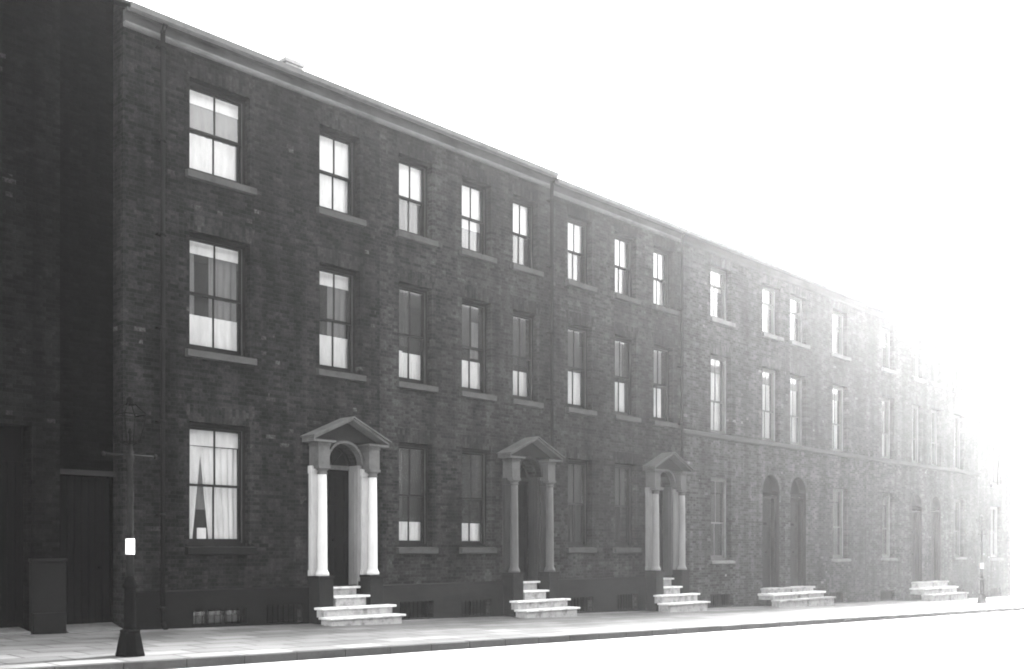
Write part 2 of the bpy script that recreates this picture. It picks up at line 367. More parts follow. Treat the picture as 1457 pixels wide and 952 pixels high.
def window(house, x0, x1, z0, z1, items, frame='sash paint', sill='sill stone', sill_h=0.19, arch='gauged brick',
           rail=0.5, bar=True, reveal=0.21, transom=None, open_sash=0.0, seed=0):
    """sliding sash window: box frame, two sashes, sub-parts sill, glass, brick arch and what hangs behind the panes.
       items: (kind, fx0, fx1, fz0, fz1, material[, slant0, slant1])  in fractions of the opening"""
    w = x1 - x0; h = z1 - z0; fr = 0.075
    mb = MB(); y0 = reveal - 0.03
    mb.box(x0, x0 + fr, y0, y0 + 0.14, z0, z1).box(x1 - fr, x1, y0, y0 + 0.14, z0, z1)
    mb.box(x0 + fr, x1 - fr, y0, y0 + 0.14, z1 - 0.085, z1).box(x0 + fr, x1 - fr, y0, y0 + 0.14, z0, z0 + 0.06)
    ax0, ax1, az0, az1 = x0 + fr, x1 - fr, z0 + 0.06, z1 - 0.085
    zm = az0 + (az1 - az0) * rail
    st = 0.05
    ya, yb = y0 + 0.03, y0 + 0.075
    # upper sash stands in front
    up = open_sash
    for (sz0, sz1, ys) in ((zm - 0.02 - up, az1 - up, ya), (az0, zm + 0.02, yb)):
        mb.box(ax0, ax0 + st, ys, ys + 0.04, sz0, sz1).box(ax1 - st, ax1, ys, ys + 0.04, sz0, sz1)
        mb.box(ax0 + st, ax1 - st, ys, ys + 0.04, sz0, sz0 + (0.045 if ys == ya else 0.08))
        mb.box(ax0 + st, ax1 - st, ys, ys + 0.04, sz1 - 0.045, sz1)
        if bar: mb.box((ax0 + ax1) / 2 - 0.014, (ax0 + ax1) / 2 + 0.014, ys + 0.004, ys + 0.036, sz0 + 0.04, sz1 - 0.04)
    if transom: # an extra horizontal bar
        zt = az0 + (az1 - az0) * transom; mb.box(ax0 + st, ax1 - st, ya + 0.006, ya + 0.034, zt - 0.015, zt + 0.015)
    win = mb.build('window', frame, house)
    # sash horns and a light inner edge on the right-hand box: slim moulding
    MB().box(x1 - fr - 0.02, x1 - fr, y0 - 0.012, y0, z0 + 0.06, z1 - 0.085).box(x0 + fr, x0 + fr + 0.02, y0 - 0.012, y0, z0 + 0.06, z1 - 0.085).build('moulding', 'sash edge paint' if frame == 'sash paint' else 'pale sash paint', win)
    MB().box(ax0 + st - 0.005, ax1 - st + 0.005, ya + 0.018, ya + 0.022, zm - up, az1 - 0.02 - up).box(ax0 + st - 0.005, ax1 - st + 0.005, yb + 0.018, yb + 0.022, az0 + 0.02, zm).build('glass', 'glass', win)
    if sill:
        MB().prism([(-0.12, z0 - sill_h + 0.02), (-0.12, z0 - 0.035), (reveal - 0.03, z0), (reveal - 0.03, z0 - sill_h)], x0 - 0.1, x1 + 0.1).build('sill', sill, win, bevel=0.008)
    if arch:
        s = 0.1
        MB().slab_xz([(x0 - 0.015, z1), (x1 + 0.015, z1), (x1 + s + 0.03, z1 + 0.33), (x0 - s - 0.03, z1 + 0.33)], -0.004, 0.05).build('flat_arch', arch, win)
    yc = y0 + 0.19
    for k, it in enumerate(items):
        kind, a, b, c, d, mat = it[:6]; s0, s1 = (it[6], it[7]) if len(it) > 6 else (0, 0)
        X0 = x0 + w * a; X1 = x0 + w * b; Z0 = z0 + h * c; Z1 = z0 + h * d; yy = yc + 0.035 * k
        if kind == 'blind':
            q = MB().box(X0, X1, yy, yy + 0.004, Z0, Z1); q.box(X0, X1, yy - 0.006, yy + 0.008, Z0 - 0.012, Z0 + 0.012); q.build('roller_blind', mat, win)
        elif kind == 'net':
            drape(X0, X1, Z0, Z1, yy, 7, 0.01, s0 * w, s1 * w, seed * 13 + k).build('net_curtain', mat, win, recalc=False)
        else:
            drape(X0, X1, Z0, Z1, yy, max(2, int((X1 - X0) * 7)), 0.022, s0 * w, s1 * w, seed * 17 + k).build('curtain', mat, win, recalc=False)
    return win

def cellar_window(house, x0, x1, z0, z1, pale=False):
    mb = MB(); y = 0.14
    mb.box(x0, x1, y, y + 0.05, z1 - 0.05, z1).box(x0, x1, y, y + 0.05, z0, z0 + 0.04)
    mb.box(x0, x0 + 0.05, y, y + 0.05, z0 + 0.04, z1 - 0.05).box(x1 - 0.05, x1, y, y + 0.05, z0 + 0.04, z1 - 0.05)
    n = 3 if x1 - x0 > 1.2 else 2
    for k in range(1, n):
        xx = x0 + (x1 - x0) * k / n; mb.box(xx - 0.02, xx + 0.02, y, y + 0.05, z0 + 0.04, z1 - 0.05)
    wdw = mb.build('cellar_window', 'sash paint', house)
    MB().box(x0 + 0.03, x1 - 0.03, y + 0.02, y + 0.025, z0 + 0.02, z1 - 0.03).build('glass', 'glass' if pale else 'unlit pane', wdw)
    if pale:
        MB().box(x0 + 0.05, x1 - 0.05, y + 0.1, y + 0.11, z0 + 0.02, z0 + (z1 - z0) * 0.55).build('shutter', pale, wdw)
    b = MB()
    nb = int((x1 - x0) / 0.13)
    for k in range(1, nb):
        xx = x0 + (x1 - x0) * k / nb; b.tube((xx, y - 0.06, z0), (xx, y - 0.06, z1), 0.008, 6)
    b.build('bars', 'iron', wdw)

def panel_door(house, x0, x1, z0, z1, y, mat='dark paint', knob=True, label=None):
    mb = MB(); w = x1 - x0; h = z1 - z0; t = 0.05; s = 0.11
    mb.box(x0, x1, y + 0.02, y + 0.05, z0, z1)
    xs = [x0, x0 + s, (x0 + x1) / 2 - s / 2, (x0 + x1) / 2 + s / 2, x1 - s, x1]
    for a, b in ((0, 1), (2, 3), (4, 5)): mb.box(xs[a], xs[b], y, y + 0.018, z0, z1)
    for f0, f1 in ((0, 0.09), (0.36, 0.43), (0.68, 0.74), (0.955, 1.0)):
        for a, b in ((1, 2), (3, 4)): mb.box(xs[a], xs[b], y, y + 0.018, z0 + h * f0, z0 + h * f1)
    for a, b in ((1, 2), (3, 4)):
        for f0, f1 in ((0.12, 0.33), (0.46, 0.65), (0.77, 0.93)):
            mb.box(xs[a] + 0.03, xs[b] - 0.03, y + 0.006, y + 0.02, z0 + h * f0, z0 + h * f1)
    d = mb.build('door', mat, house, bevel=0.004, label=label)
    if knob:
        MB().lathe(0, 0, [(0.012, 0), (0.012, 0.03), (0.03, 0.045), (0.032, 0.06), (0.02, 0.075)], 12).v
        k = MB(); cx = (x0 + x1) / 2; zc = z0 + h * 0.395
        for j, (r, yy) in enumerate(((0.02, y), (0.014, y - 0.03), (0.034, y - 0.045), (0.034, y - 0.06), (0.01, y - 0.075))):
            pass
        k.tube((cx, y + 0.002, zc), (cx, y - 0.035, zc), 0.014, 10).tube((cx, y - 0.035, zc), (cx, y - 0.065, zc), 0.032, 12)
        k.build('knob', 'iron', d)
        MB().box(cx - 0.11, cx + 0.11, y - 0.012, y - 0.002, z0 + h * 0.70, z0 + h * 0.725).build('letter_plate', 'iron', d)
    return d

def fanlight(house, x0, x1, zs, y, frame='sash paint', bars=True, tone='sash edge paint', pane='glass'):
    r = (x1 - x0) / 2; cx = (x0 + x1) / 2; n = 16
    out = [(cx - r * math.cos(math.pi * k / n), zs + r * math.sin(math.pi * k / n)) for k in range(n + 1)]
    inn = [(cx - (r - 0.05) * math.cos(math.pi * k / n), zs + (r - 0.05) * math.sin(math.pi * k / n)) for k in range(n + 1)]
    mb = MB()
    for k in range(n):
        mb.slab_xz([out[k], out[k+1], inn[k+1], inn[k]], y, y + 0.05)
    if bars:
        for a in (45, 90, 135):
            c, s = math.cos(R(a)), math.sin(R(a))
            mb.tube((cx, y + 0.025, zs), (cx + c * (r - 0.03), y + 0.025, zs + s * (r - 0.03)), 0.011, 6)
    f = mb.build('fanlight', frame, house)
    MB().slab_xz(inn, y + 0.024, y + 0.028).build('glass', pane, f)
    MB().box(x0, x1, y - 0.05, y + 0.06, zs - 0.1, zs).build('transom', tone, house, bevel=0.006)
    return f

def arch_ring(x0, x1, zs, wd, y0, y1, to_z=None):
    r = (x1 - x0) / 2; cx = (x0 + x1) / 2; n = 18; mb = MB()
    o = [(cx - (r + wd) * math.cos(math.pi * k / n), zs + (r + wd) * math.sin(math.pi * k / n)) for k in range(n + 1)]
    i = [(cx - r * math.cos(math.pi * k / n), zs + r * math.sin(math.pi * k / n)) for k in range(n + 1)]
    for k in range(n): mb.slab_xz([o[k], o[k+1], i[k+1], i[k]], y0, y1)
    return mb

def steps(house, cx, spec, x_g, tread='whitened step stone', riser='worn step stone', ph=0.05):
    """spec: list of (half width, front y, top z, back y)"""
    for k, (hw, yf, zt, yb) in enumerate(spec):
        lo = (pave(x_g, yf) - 0.15) if k == len(spec) - 1 else spec[k + 1][2] - 0.01
        st = MB().box(cx - hw, cx + hw, yf, yb, zt - ph, zt).build('doorstep', tread, house, bevel=0.012)
        MB().box(cx - hw + 0.07, cx + hw - 0.09, yf + 0.05, yb - 0.004, lo, zt - ph).build('riser', riser, st)

def portico(house, cx, thr, cmat, lmat, jmat, pmat, emat, dmat, hp=1.04, dz=0.0, door_label=None, column_label=None):
    """pedimented doorcase: pedestals, columns against pilasters, blocks, open pediment with arch, door, fanlight"""
    hw = 0.46; cc = 0.70; base = thr + 0.25; yb = 0.30
    zcap = 3.17 + dz; zblk = 3.36 + dz; zc = 3.84 + dz; zs = 3.44 + dz
    for s in (-1, 1):
        x = cx + s * cc
        MB().box(x - 0.19, x + 0.19, -0.42, 0.0, -1.3, base - 0.06).box(x - 0.21, x + 0.21, -0.44, 0.0, base - 0.06, base).build('pedestal', 'pedestal stone', house, bevel=0.01)
        pl = MB().box(x - 0.17, x + 0.17, -0.11, 0.0, base, zcap + 0.02).box(x - 0.19, x + 0.19, -0.13, 0.0, base, base + 0.12)
        pl.box(x - 0.19, x + 0.19, -0.13, 0.0, zcap + 0.02, zblk)
        pl.build('pilaster', lmat, house, bevel=0.008)
        yc = -0.27; r = 0.108
        prof = [(0.15, base), (0.15, base + 0.05), (0.145, base + 0.06), (0.125, base + 0.10), (0.115, base + 0.12), (r, base + 0.15)]
        H = zcap - base - 0.15
        for k in range(1, 9):
            t = k / 8; prof.append((r - 0.016 * t ** 1.7, base + 0.15 + H * t))
        c = MB().lathe(x, yc, prof, 28).build('column', cmat, house, label=column_label)
        MB().lathe(x, yc, [(0.094, zcap), (0.112, zcap + 0.01), (0.112, zcap + 0.03), (0.1, zcap + 0.035), (0.1, zcap + 0.075), (0.135, zcap + 0.11)], 24).box(x - 0.155, x + 0.155, yc - 0.1, yc + 0.1, zcap + 0.12, zblk - 0.01).build('capital', emat, c, bevel=0.004)
        MB().box(x - 0.15, x + 0.15, -0.34, 0.0, zblk - 0.008, zc - 0.05).box(x - 0.165, x + 0.165, -0.355, 0.0, zc - 0.05, zc + 0.02).build('entablature', emat, house, bevel=0.006)
    # pediment: cornice returns over the columns, two raking cornices, tympanum set back, roof of stone
    zc0 = zc + 0.02; rise = 0.46
    pm = MB()
    for s in (-1, 1):
        pm.box(min(cx + s * hp, cx + s * (cc - 0.24)), max(cx + s * hp, cx + s * (cc - 0.24)), -0.45, 0.0, zc0, zc0 + 0.05)
        for (yy0, t0, t1, ex) in ((-0.50, 0.05, 0.085, 0.04), (-0.45, 0.0, 0.05, 0.0)):
            a = (cx + s * (hp + ex), zc0 + 0.07); b = (cx, zc0 + 0.07 + rise)
            pm.slab_xz([(a[0], a[1] + t0 - 0.02), (b[0], b[1] + t0), (b[0], b[1] + t1), (a[0], a[1] + t1 - 0.02)], yy0, 0.0)
    pm.build('pediment', emat, house, bevel=0.004)
    n = 16; ri = hw + 0.07
    zt = zc0 + 0.07
    # tympanum with the arch cut into it
    ty = MB()
    xl = [cx - hp * 0.98 + 2 * hp * 0.98 * k / 40 for k in range(41)]
    for k in range(40):
        x_a, x_b = xl[k], xl[k+1]
        def lo(x):
            dx = abs(x - cx); low = zt
            return max(low, zs + math.sqrt(max(0, ri * ri - dx * dx))) if dx < ri else low
        def hi(x): return zt + rise * (1 - abs(x - cx) / hp) - 0.0
        la, lb, ha, hb = lo(x_a), lo(x_b), hi(x_a), hi(x_b)
        if ha <= la and hb <= lb: continue
        ty.face([(x_a, -0.16, la), (x_b, -0.16, lb), (x_b, -0.16, max(hb, lb)), (x_a, -0.16, max(ha, la))])
        ty.face([(x_a, -0.16, la), (x_b, -0.16, lb), (x_b, 0, lb), (x_a, 0, la)])
    ty.build('tympanum', dmat, house)
    arch_ring(cx - hw, cx + hw, zs, 0.06, -0.19, 0.0).build('arch_surround', pmat, house, bevel=0.006)
    jb = MB()
    for s in (-1, 1):
        a = cx + s * hw; b = cx + s * (hw + 0.09)
        jb.box(min(a, b), max(a, b), -0.06, 0.0, thr + 0.1, zs)
        a2 = cx + s * (hw - 0.012)
        jb.box(min(a, a2), max(a, a2), -0.05, yb - 0.02, thr, zs)
        jb.box(min(a2, a2 - s*0.012), max(a2, a2 - s*0.012), 0.04, yb - 0.06, thr + 0.3, thr + 1.1).box(min(a2, a2 - s*0.012), max(a2, a2 - s*0.012), 0.04, yb - 0.06, thr + 1.2, zs - 0.15)
    jb.build('door_jamb', jmat, house)
    panel_door(house, cx - hw + 0.012, cx + hw - 0.012, thr, zs - 0.1, yb, label=door_label)
    fanlight(house, cx - hw, cx + hw, zs, yb, tone=pmat, pane='unlit pane')

# ---------------------------------------------------------------- houses
def house_shell(h, x0, x1, z_eave, brick, openings, skip_left=False, skip_right=False, plinth=None, plinth_top=0.73, cornice='cornice stone', line='pale moulding', step_left=False):
    zb = -2.2; z1 = z_eave; D = 9.0; yr = 4.5; zr = z1 + 2.35
    w = wall_mesh(x0, x1, zb, z1, 0.0, openings, 0.34)
    # party walls, back wall
    for x, skip in ((x0, skip_left), (x1, skip_right)):
        xx = x + (0.002 if x == x0 else -0.002)
        if skip: w.face([(xx, 0, zb), (xx, D, zb), (xx, D, z1), (xx, yr, zr - 0.08), (xx, 0, z1)]); continue
        w.face([(xx, 0, zb), (xx, D, zb), (xx, D, z1), (xx, yr, zr - 0.08), (xx, 0, z1)])
    w.face([(x0, D, zb), (x1, D, zb), (x1, D, z1), (x0, D, z1)])
    wall = w.build('wall', brick, h, recalc=False)
    fl = MB()
    for zf in (0.75, 4.75, 8.45): fl.box(x0 + 0.01, x1 - 0.01, 0.33, D - 0.1, zf - 0.12, zf)
    fl.box(x0 + 0.01, x1 - 0.01, 3.6, 3.7, 0.76, z1 - 0.1)
    fl.build('inner_floor', 'inner plaster', h)
    rf = MB(); e0 = -0.26
    dz = 0.10
    rf.face([(x0, e0, z1 + 0.02), (x1, e0, z1 + 0.02), (x1, yr, zr), (x0, yr, zr)])
    rf.face([(x0, D + 0.3, z1 + 0.02), (x0, yr, zr), (x1, yr, zr), (x1, D + 0.3, z1 + 0.02)])
    rf.face([(x0, e0, z1 - 0.04), (x0, yr, zr - 0.08), (x1, yr, zr - 0.08), (x1, e0, z1 - 0.04)])
    rf.face([(x0, e0, z1 - 0.04), (x1, e0, z1 - 0.04), (x1, e0, z1 + 0.02), (x0, e0, z1 + 0.02)])
    for x in (x0, x1): rf.face([(x, e0, z1 - 0.04), (x, e0, z1 + 0.02), (x, yr, zr), (x, D + 0.3, z1 + 0.02), (x, D + 0.3, z1 - 0.04), (x, yr, zr - 0.08)])
    roof = rf.build('roof', 'slate', h)
    MB().tube((x0, yr, zr + 0.02), (x1, yr, zr + 0.02), 0.09, 8).build('ridge', 'slate', roof)
    # eaves: bed moulding, frieze board, gutter
    zc = z1 - 0.36
    MB().prism([(0, zc), (-0.06, zc + 0.015), (-0.1, zc + 0.05), (-0.1, zc + 0.08), (0, zc + 0.08)], x0, x1).build('eaves_moulding', line, h)
    MB().prism([(0, zc + 0.082), (-0.05, zc + 0.082), (-0.07, z1 - 0.1), (-0.15, z1 - 0.055), (0, z1 - 0.055)], x0, x1).build('cornice', cornice, h)
    g = [(-0.155, z1 - 0.04), (-0.17, z1 - 0.11), (-0.235, z1 - 0.135), (-0.30, z1 - 0.1), (-0.315, z1 + 0.0), (-0.29, z1 + 0.0), (-0.285, z1 - 0.08), (-0.235, z1 - 0.11), (-0.19, z1 - 0.09), (-0.175, z1 - 0.04)]
    MB().prism(g, x0, x1).build('gutter', 'gutter iron', h)
    if plinth:
        ops = [o for o in openings if o[2] < plinth_top]
        p = wall_mesh(x0, x1, zb, plinth_top, -0.05, [(o[0], o[1], o[2], min(o[3], plinth_top) if o[3] < plinth_top else plinth_top, False) for o in ops], 0.0495)
        p.face([(x0, -0.05, plinth_top), (x1, -0.05, plinth_top), (x1, -0.001, plinth_top + 0.03), (x0, -0.001, plinth_top + 0.03)])
        p.build('plinth', plinth, h, recalc=False)
    return wall

def downpipe(h, x, z0, z1, y=-0.13, mat='pipe iron', head=True):
    m = MB().tube((x, y, z0), (x, y, z1), 0.045, 12)
    for k in range(int((z1 - z0) / 1.8) + 1):
        zz = z0 + 0.25 + k * 1.8
        if zz < z1 - 0.1: m.tube((x, y, zz), (x, y, zz + 0.07), 0.06, 12); m.box(x - 0.09, x + 0.09, y + 0.03, 0.0, zz + 0.02, zz + 0.05)
    m.tube((x, y, z1), (x, -0.235, z1 + 0.12), 0.045, 12)
    m.tube((x, y, z0), (x, y - 0.12, z0 - 0.1), 0.048, 12)
    return m.build('downpipe', mat, h)

T, F1, G0 = (9.05, 10.88), (5.52, 7.86), (1.62, 4.08)
W, NET, GR, MD, DK = 'white cloth', 'white net', 'grey cloth', 'mid cloth', 'dark cloth'
ZE1 = 11.74; ZE2 = 11.60

# ---- first terrace, three houses
h1 = thing('terrace_house', (-1.38, 0, 0), 'blackened brick house with white columned doorway and wide sash windows, next to the narrow gate', 'house', 'brick terrace houses along the street')
A, B, Bc = (0.0, 1.38), (3.15, 4.27), 3.72
gA = pave(0.7)
ops = [(*A, *T, 0), (*A, *F1, 0), (*A, *G0, 0), (*B, *T, 0), (*B, *F1, 0),
       (Bc - 0.46, Bc + 0.46, 0.62, 3.90, 1), (0.05, 1.28, 0.02, 0.34, 0), (1.72, 2.66, -0.02, 0.37, 0)]
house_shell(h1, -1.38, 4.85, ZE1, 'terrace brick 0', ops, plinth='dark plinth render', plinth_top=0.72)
window(h1, *A, *T, [('blind', .03, .97, .82, .97, W), ('blind', .03, .97, .52, .82, MD), ('net', .03, .97, .1, .5, W)], seed=1)
window(h1, *A, *F1, [('blind', .03, .97, .86, .98, W), ('net', .03, .97, .04, .33, W), ('curtain', .03, .26, .1, .9, MD), ('curtain', .5, .97, .1, .9, MD)], seed=2)
window(h1, *A, *G0, [('blind', .03, .97, .83, .97, W), ('curtain', .04, .35, .02, .82, W, 0, -.14), ('curtain', .34, .97, .02, .82, W, .15, 0), ('net', .2, .45, .3, .84, MD)], sill='black sill', seed=3)
window(h1, *B, *T, [('blind', .03, .97, .5, .97, W), ('net', .03, .97, .03, .5, W)], seed=4)
window(h1, *B, *F1, [('blind', .03, .97, .84, .98, W), ('net', .03, .97, .04, .36, W), ('curtain', .5, .97, .1, .86, MD), ('curtain', .03, .5, .3, .5, GR)], seed=5)
cellar_window(h1, 0.05, 1.28, 0.02, 0.34, pale='grey cloth'); cellar_window(h1, 1.72, 2.66, -0.02, 0.37)
portico(h1, Bc, 0.72, 'white column paint', 'pale pilaster paint', 'shaded jamb paint', 'portico stone', 'portico stone', 'dark portico stone', dz=0.0)
steps(h1, Bc, [(0.45, -0.16, 0.72, 0.30), (0.50, -0.44, 0.53, 0.0), (1.03, -0.72, 0.30, -0.42), (1.05, -1.02, 0.10, -0.6)], 3.7)
downpipe(h1, -0.64, 0.12, ZE1 - 0.25)
ob = MB().box(0.36, 0.56, 0.33, 0.345, 1.75, 1.98).box(0.32, 0.60, 0.3, 0.38, 1.69, 1.75)
ob = ob.build('picture_card', 'white cloth'); tag(ob, 'small pale card standing on the ledge between parted lace curtains of ground window', 'card')

h2 = thing('terrace_house', (4.85, 0, 0), 'sooty brick house whose doorway has grey columns, between the white and the stone columned doorways', 'house', 'brick terrace houses along the street')
C, D_, E_ , Ec = (5.44, 6.5), (7.5, 8.55), (9.37, 10.37), 9.83
ops = [(*c, *z, 0) for c in (C, D_) for z in (T, F1, G0)] + [(*E_, *T, 0), (*E_, *F1, 0), (Ec - 0.46, Ec + 0.46, 0.6, 3.94, 1),
       (5.42, 6.5, pave(6) + .02, pave(6) + .42, 0), (7.45, 8.5, pave(8) + .02, pave(8) + .42, 0)]
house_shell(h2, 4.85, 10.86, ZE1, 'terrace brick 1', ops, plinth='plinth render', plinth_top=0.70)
window(h2, *C, *T, [('blind', .03, .97, .5, .97, W), ('net', .03, .97, .03, .5, GR)], seed=6)
window(h2, *D_, *T, [('blind', .03, .97, .38, .97, W), ('net', .03, .97, .03, .4, MD)], seed=7)
window(h2, *E_, *T, [('blind', .03, .97, .5, .97, W), ('curtain', .4, .9, .03, .5, GR)], seed=8)
window(h2, *C, *F1, [('net', .03, .4, .04, .34, W), ('net', .4, .97, .04, .33, W), ('curtain', .3, .6, .4, .97, GR)], seed=9)
window(h2, *D_, *F1, [('net', .03, .97, .04, .36, W), ('curtain', .62, .92, .4, .8, MD), ('blind', .03, .97, .5, .97, GR)], seed=10)
window(h2, *E_, *F1, [('net', .03, .33, .04, .36, W), ('net', .36, .97, .04, .35, W), ('blind', .03, .97, .43, .97, GR)], seed=11)
window(h2, *C, *G0, [('net', .03, .97, .03, .24, W), ('curtain', .2, .42, .3, .97, GR)], seed=12)
window(h2, *D_, *G0, [('net', .03, .97, .03, .24, W), ('curtain', .05, .25, .3, .97, GR)], seed=13)
cellar_window(h2, 5.42, 6.5, pave(6) + .02, pave(6) + .42); cellar_window(h2, 7.45, 8.5, pave(8) + .02, pave(8) + .42)
portico(h2, Ec, 0.70, 'grey column paint', 'dark pilaster paint', 'dark pilaster paint', 'dark portico stone', 'mid portico stone', 'dark portico stone', dz=0.04)
steps(h2, Ec, [(0.45, -0.16, 0.70, 0.30), (0.50, -0.44, 0.47, 0.0), (1.05, -0.72, 0.23, -0.42), (1.07, -1.04, 0.01, -0.6)], 9.8)
downpipe(h2, 10.78, pave(10.8) + 0.15, ZE1 - 0.25)

h3 = thing('terrace_house', (10.86, 0, 0), 'sooty brick house whose doorway has pale stone columns, beside the house with arched door', 'house', 'brick terrace houses along the street')
F_, G_, H_, Hc = (11.61, 12.67), (13.75, 14.8), (15.69, 16.75), 16.12
ops = [(*c, *z, 0) for c in (F_, G_) for z in (T, F1, G0)] + [(*H_, *T, 0), (*H_, *F1, 0), (Hc - 0.46, Hc + 0.46, 0.55, 3.95, 1),
       (11.6, 12.67, pave(12) + .02, pave(12) + .43, 0), (13.75, 14.8, pave(14) + .02, pave(14) + .5, 0)]
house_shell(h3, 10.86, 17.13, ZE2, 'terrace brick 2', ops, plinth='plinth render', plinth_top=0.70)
window(h3, *F_, *T, [('blind', .03, .97, .5, .97, W), ('net', .03, .97, .03, .5, MD)], seed=14)
window(h3, *G_, *T, [('blind', .03, .97, .5, .97, W), ('net', .03, .97, .03, .5, MD)], seed=15)
window(h3, *H_, *T, [('blind', .03, .97, .5, .97, W), ('net', .03, .97, .03, .5, W)], seed=16)
window(h3, *F_, *F1, [('net', .3, .95, .04, .46, W), ('net', .03, .2, .04, .46, W), ('blind', .03, .97, .5, .97, GR)], seed=17)
window(h3, *G_, *F1, [('net', .25, .9, .04, .44, W), ('curtain', .03, .8, .5, .97, MD)], seed=18)
window(h3, *H_, *F1, [('net', .25, .85, .04, .46, W), ('curtain', .03, .9, .5, .97, MD)], seed=19)
window(h3, *F_, *G0, [('curtain', .06, .2, .05, .97, W), ('blind', .2, .97, .5, .97, GR), ('curtain', .5, .8, .05, .5, DK)], seed=20)
window(h3, *G_, *G0, [('curtain', .06, .2, .05, .97, W), ('blind', .2, .97, .5, .97, GR), ('curtain', .5, .8, .05, .5, DK)], seed=21)
cellar_window(h3, 11.6, 12.67, pave(12) + .02, pave(12) + .43); cellar_window(h3, 13.75, 14.8, pave(14) + .02, pave(14) + .5)
portico(h3, Hc, 0.66, 'stone column paint', 'stone column paint', 'grey column paint', 'mid portico stone', 'mid portico stone', 'dark portico stone', dz=0.06, hp=1.0)
steps(h3, Hc, [(0.45, -0.16, 0.66, 0.30), (0.50, -0.44, 0.41, 0.0), (1.05, -0.72, 0.18, -0.42), (1.1, -1.06, -0.06, -0.6)], 16.2)
downpipe(h3, 17.03, pave(17) + 0.15, ZE2 - 0.25)

# chimney on the party wall of the first two houses
ch = thing_parent = [o for o in h1.children if o.name.startswith('roof')][0]
c = MB().box(5.2, 5.72, 4.2, 5.1, 13.2, 14.28).box(5.16, 5.76, 4.16, 5.14, 14.28, 14.38)
c.build('chimney', 'haze-whitened chimney', ch)

# ---- second terrace, four houses behind a string course
T2, F2, G2 = (9.2, 10.93), (5.40, 8.0), (1.2, 3.95)
def far_house(x0, x1, brick, label, cols, doors, sharedsteps=None, arch_top=4.22, thr=0.22, cellar=(), white=1.0, gtone=GR, pipe=None, seeds=0):
    h = thing('terrace_house', (x0, 0, 0), label, 'house', 'brick terrace houses along the street')
    ops = []
    for (a, b, ground) in cols:
        ops += [(a, b, *T2, 0), (a, b, *F2, 0)]
        if ground: ops.append((a, b, *G2, 0))
    for a, b in doors: ops.append((a, b, thr - 0.05, arch_top, 1))
    for a, b in cellar: ops.append((a, b, pave(a) + .03, pave(a) + .42, 0))
    house_shell(h, x0, x1, ZE2, brick, ops, plinth=None, line='cornice stone')
    MB().prism([(0, 5.19), (-0.05, 5.20), (-0.09, 5.24), (-0.09, 5.34), (-0.02, 5.37), (0, 5.37)], x0, x1).build('string_course', 'sill stone', h)
    for k, (a, b, ground) in enumerate(cols):
        sd = seeds + k * 5
        rnd = random.Random(sd)
        q = rnd.random()
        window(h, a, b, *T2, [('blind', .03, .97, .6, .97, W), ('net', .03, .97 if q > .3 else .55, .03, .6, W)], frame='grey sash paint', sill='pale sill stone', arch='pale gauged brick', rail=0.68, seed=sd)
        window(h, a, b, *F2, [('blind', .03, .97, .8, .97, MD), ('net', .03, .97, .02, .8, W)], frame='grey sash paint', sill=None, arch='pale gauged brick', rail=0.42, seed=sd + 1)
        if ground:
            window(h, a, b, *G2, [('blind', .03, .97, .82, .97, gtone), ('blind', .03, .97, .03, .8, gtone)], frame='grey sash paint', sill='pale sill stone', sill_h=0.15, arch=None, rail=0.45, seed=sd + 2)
    for a, b in cellar: cellar_window(h, a, b, pave(a) + .03, pave(a) + .42)
    for a, b in doors:
        r = (b - a) / 2; zs = arch_top - r
        arch_ring(a, b, zs, 0.13, -0.012, 0.05).build('arch_surround', 'pale gauged brick', h)
        fanlight(h, a, b, zs, 0.26, frame='sash paint', bars=False, tone='plinth render', pane='unlit pane')
        m = MB().box(a, b, 0.1, 0.25, zs - 0.22, zs - 0.15).box(a, b, 0.06, 0.25, zs - 0.05, zs + 0.03)
        m.box(a + .002, a + 0.03, 0.01, 0.25, thr, zs).box(b - 0.03, b - .002, 0.01, 0.25, thr, zs)  # dark lining paints shade onto the jambs and arch soffit
        for k in range(12):
            p = [(lambda t, q: ((a + b) / 2 - q * math.cos(t), zs + q * math.sin(t)))(math.pi * (k + e) / 12, q) for e, q in ((0, r - .002), (1, r - .002), (1, r - .03), (0, r - .03))]
            m.slab_xz(p, 0.01, 0.25)
        m.box(a, a + 0.2, 0.12, 0.25, thr, zs - 0.22).box(b - 0.2, b, 0.12, 0.25, thr, zs - 0.22)
        m.build('shade_lined_door_case', 'pedestal stone', h, bevel=0.006)
        panel_door(h, a + 0.2, b - 0.2, thr, zs - 0.22, 0.26, mat='sash paint')
    if pipe: downpipe(h, pipe, pave(pipe) + .15, ZE2 - .25, mat='gutter iron')
    return h

I_, J_, K_, L_ = (18.9, 20.15), (22.24, 23.46), (24.24, 25.46), (27.6, 28.88)
M_, N_, O_, P_ = (32.1, 33.3), (35.2, 36.35), (37.35, 38.5), (40.1, 41.4)
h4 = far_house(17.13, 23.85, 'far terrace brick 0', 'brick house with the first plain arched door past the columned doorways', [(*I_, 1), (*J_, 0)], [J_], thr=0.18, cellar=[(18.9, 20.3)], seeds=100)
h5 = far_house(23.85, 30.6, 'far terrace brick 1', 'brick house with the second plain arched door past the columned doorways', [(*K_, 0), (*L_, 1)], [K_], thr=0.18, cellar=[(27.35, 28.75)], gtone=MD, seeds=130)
h6 = far_house(30.6, 36.86, 'far terrace brick 2', 'hazy brick house with the third plain arched door past the columned doorways', [(*M_, 1), (*N_, 0)], [N_], thr=0.12, arch_top=4.0, cellar=[(31.9, 33.4)], gtone=MD, seeds=160)
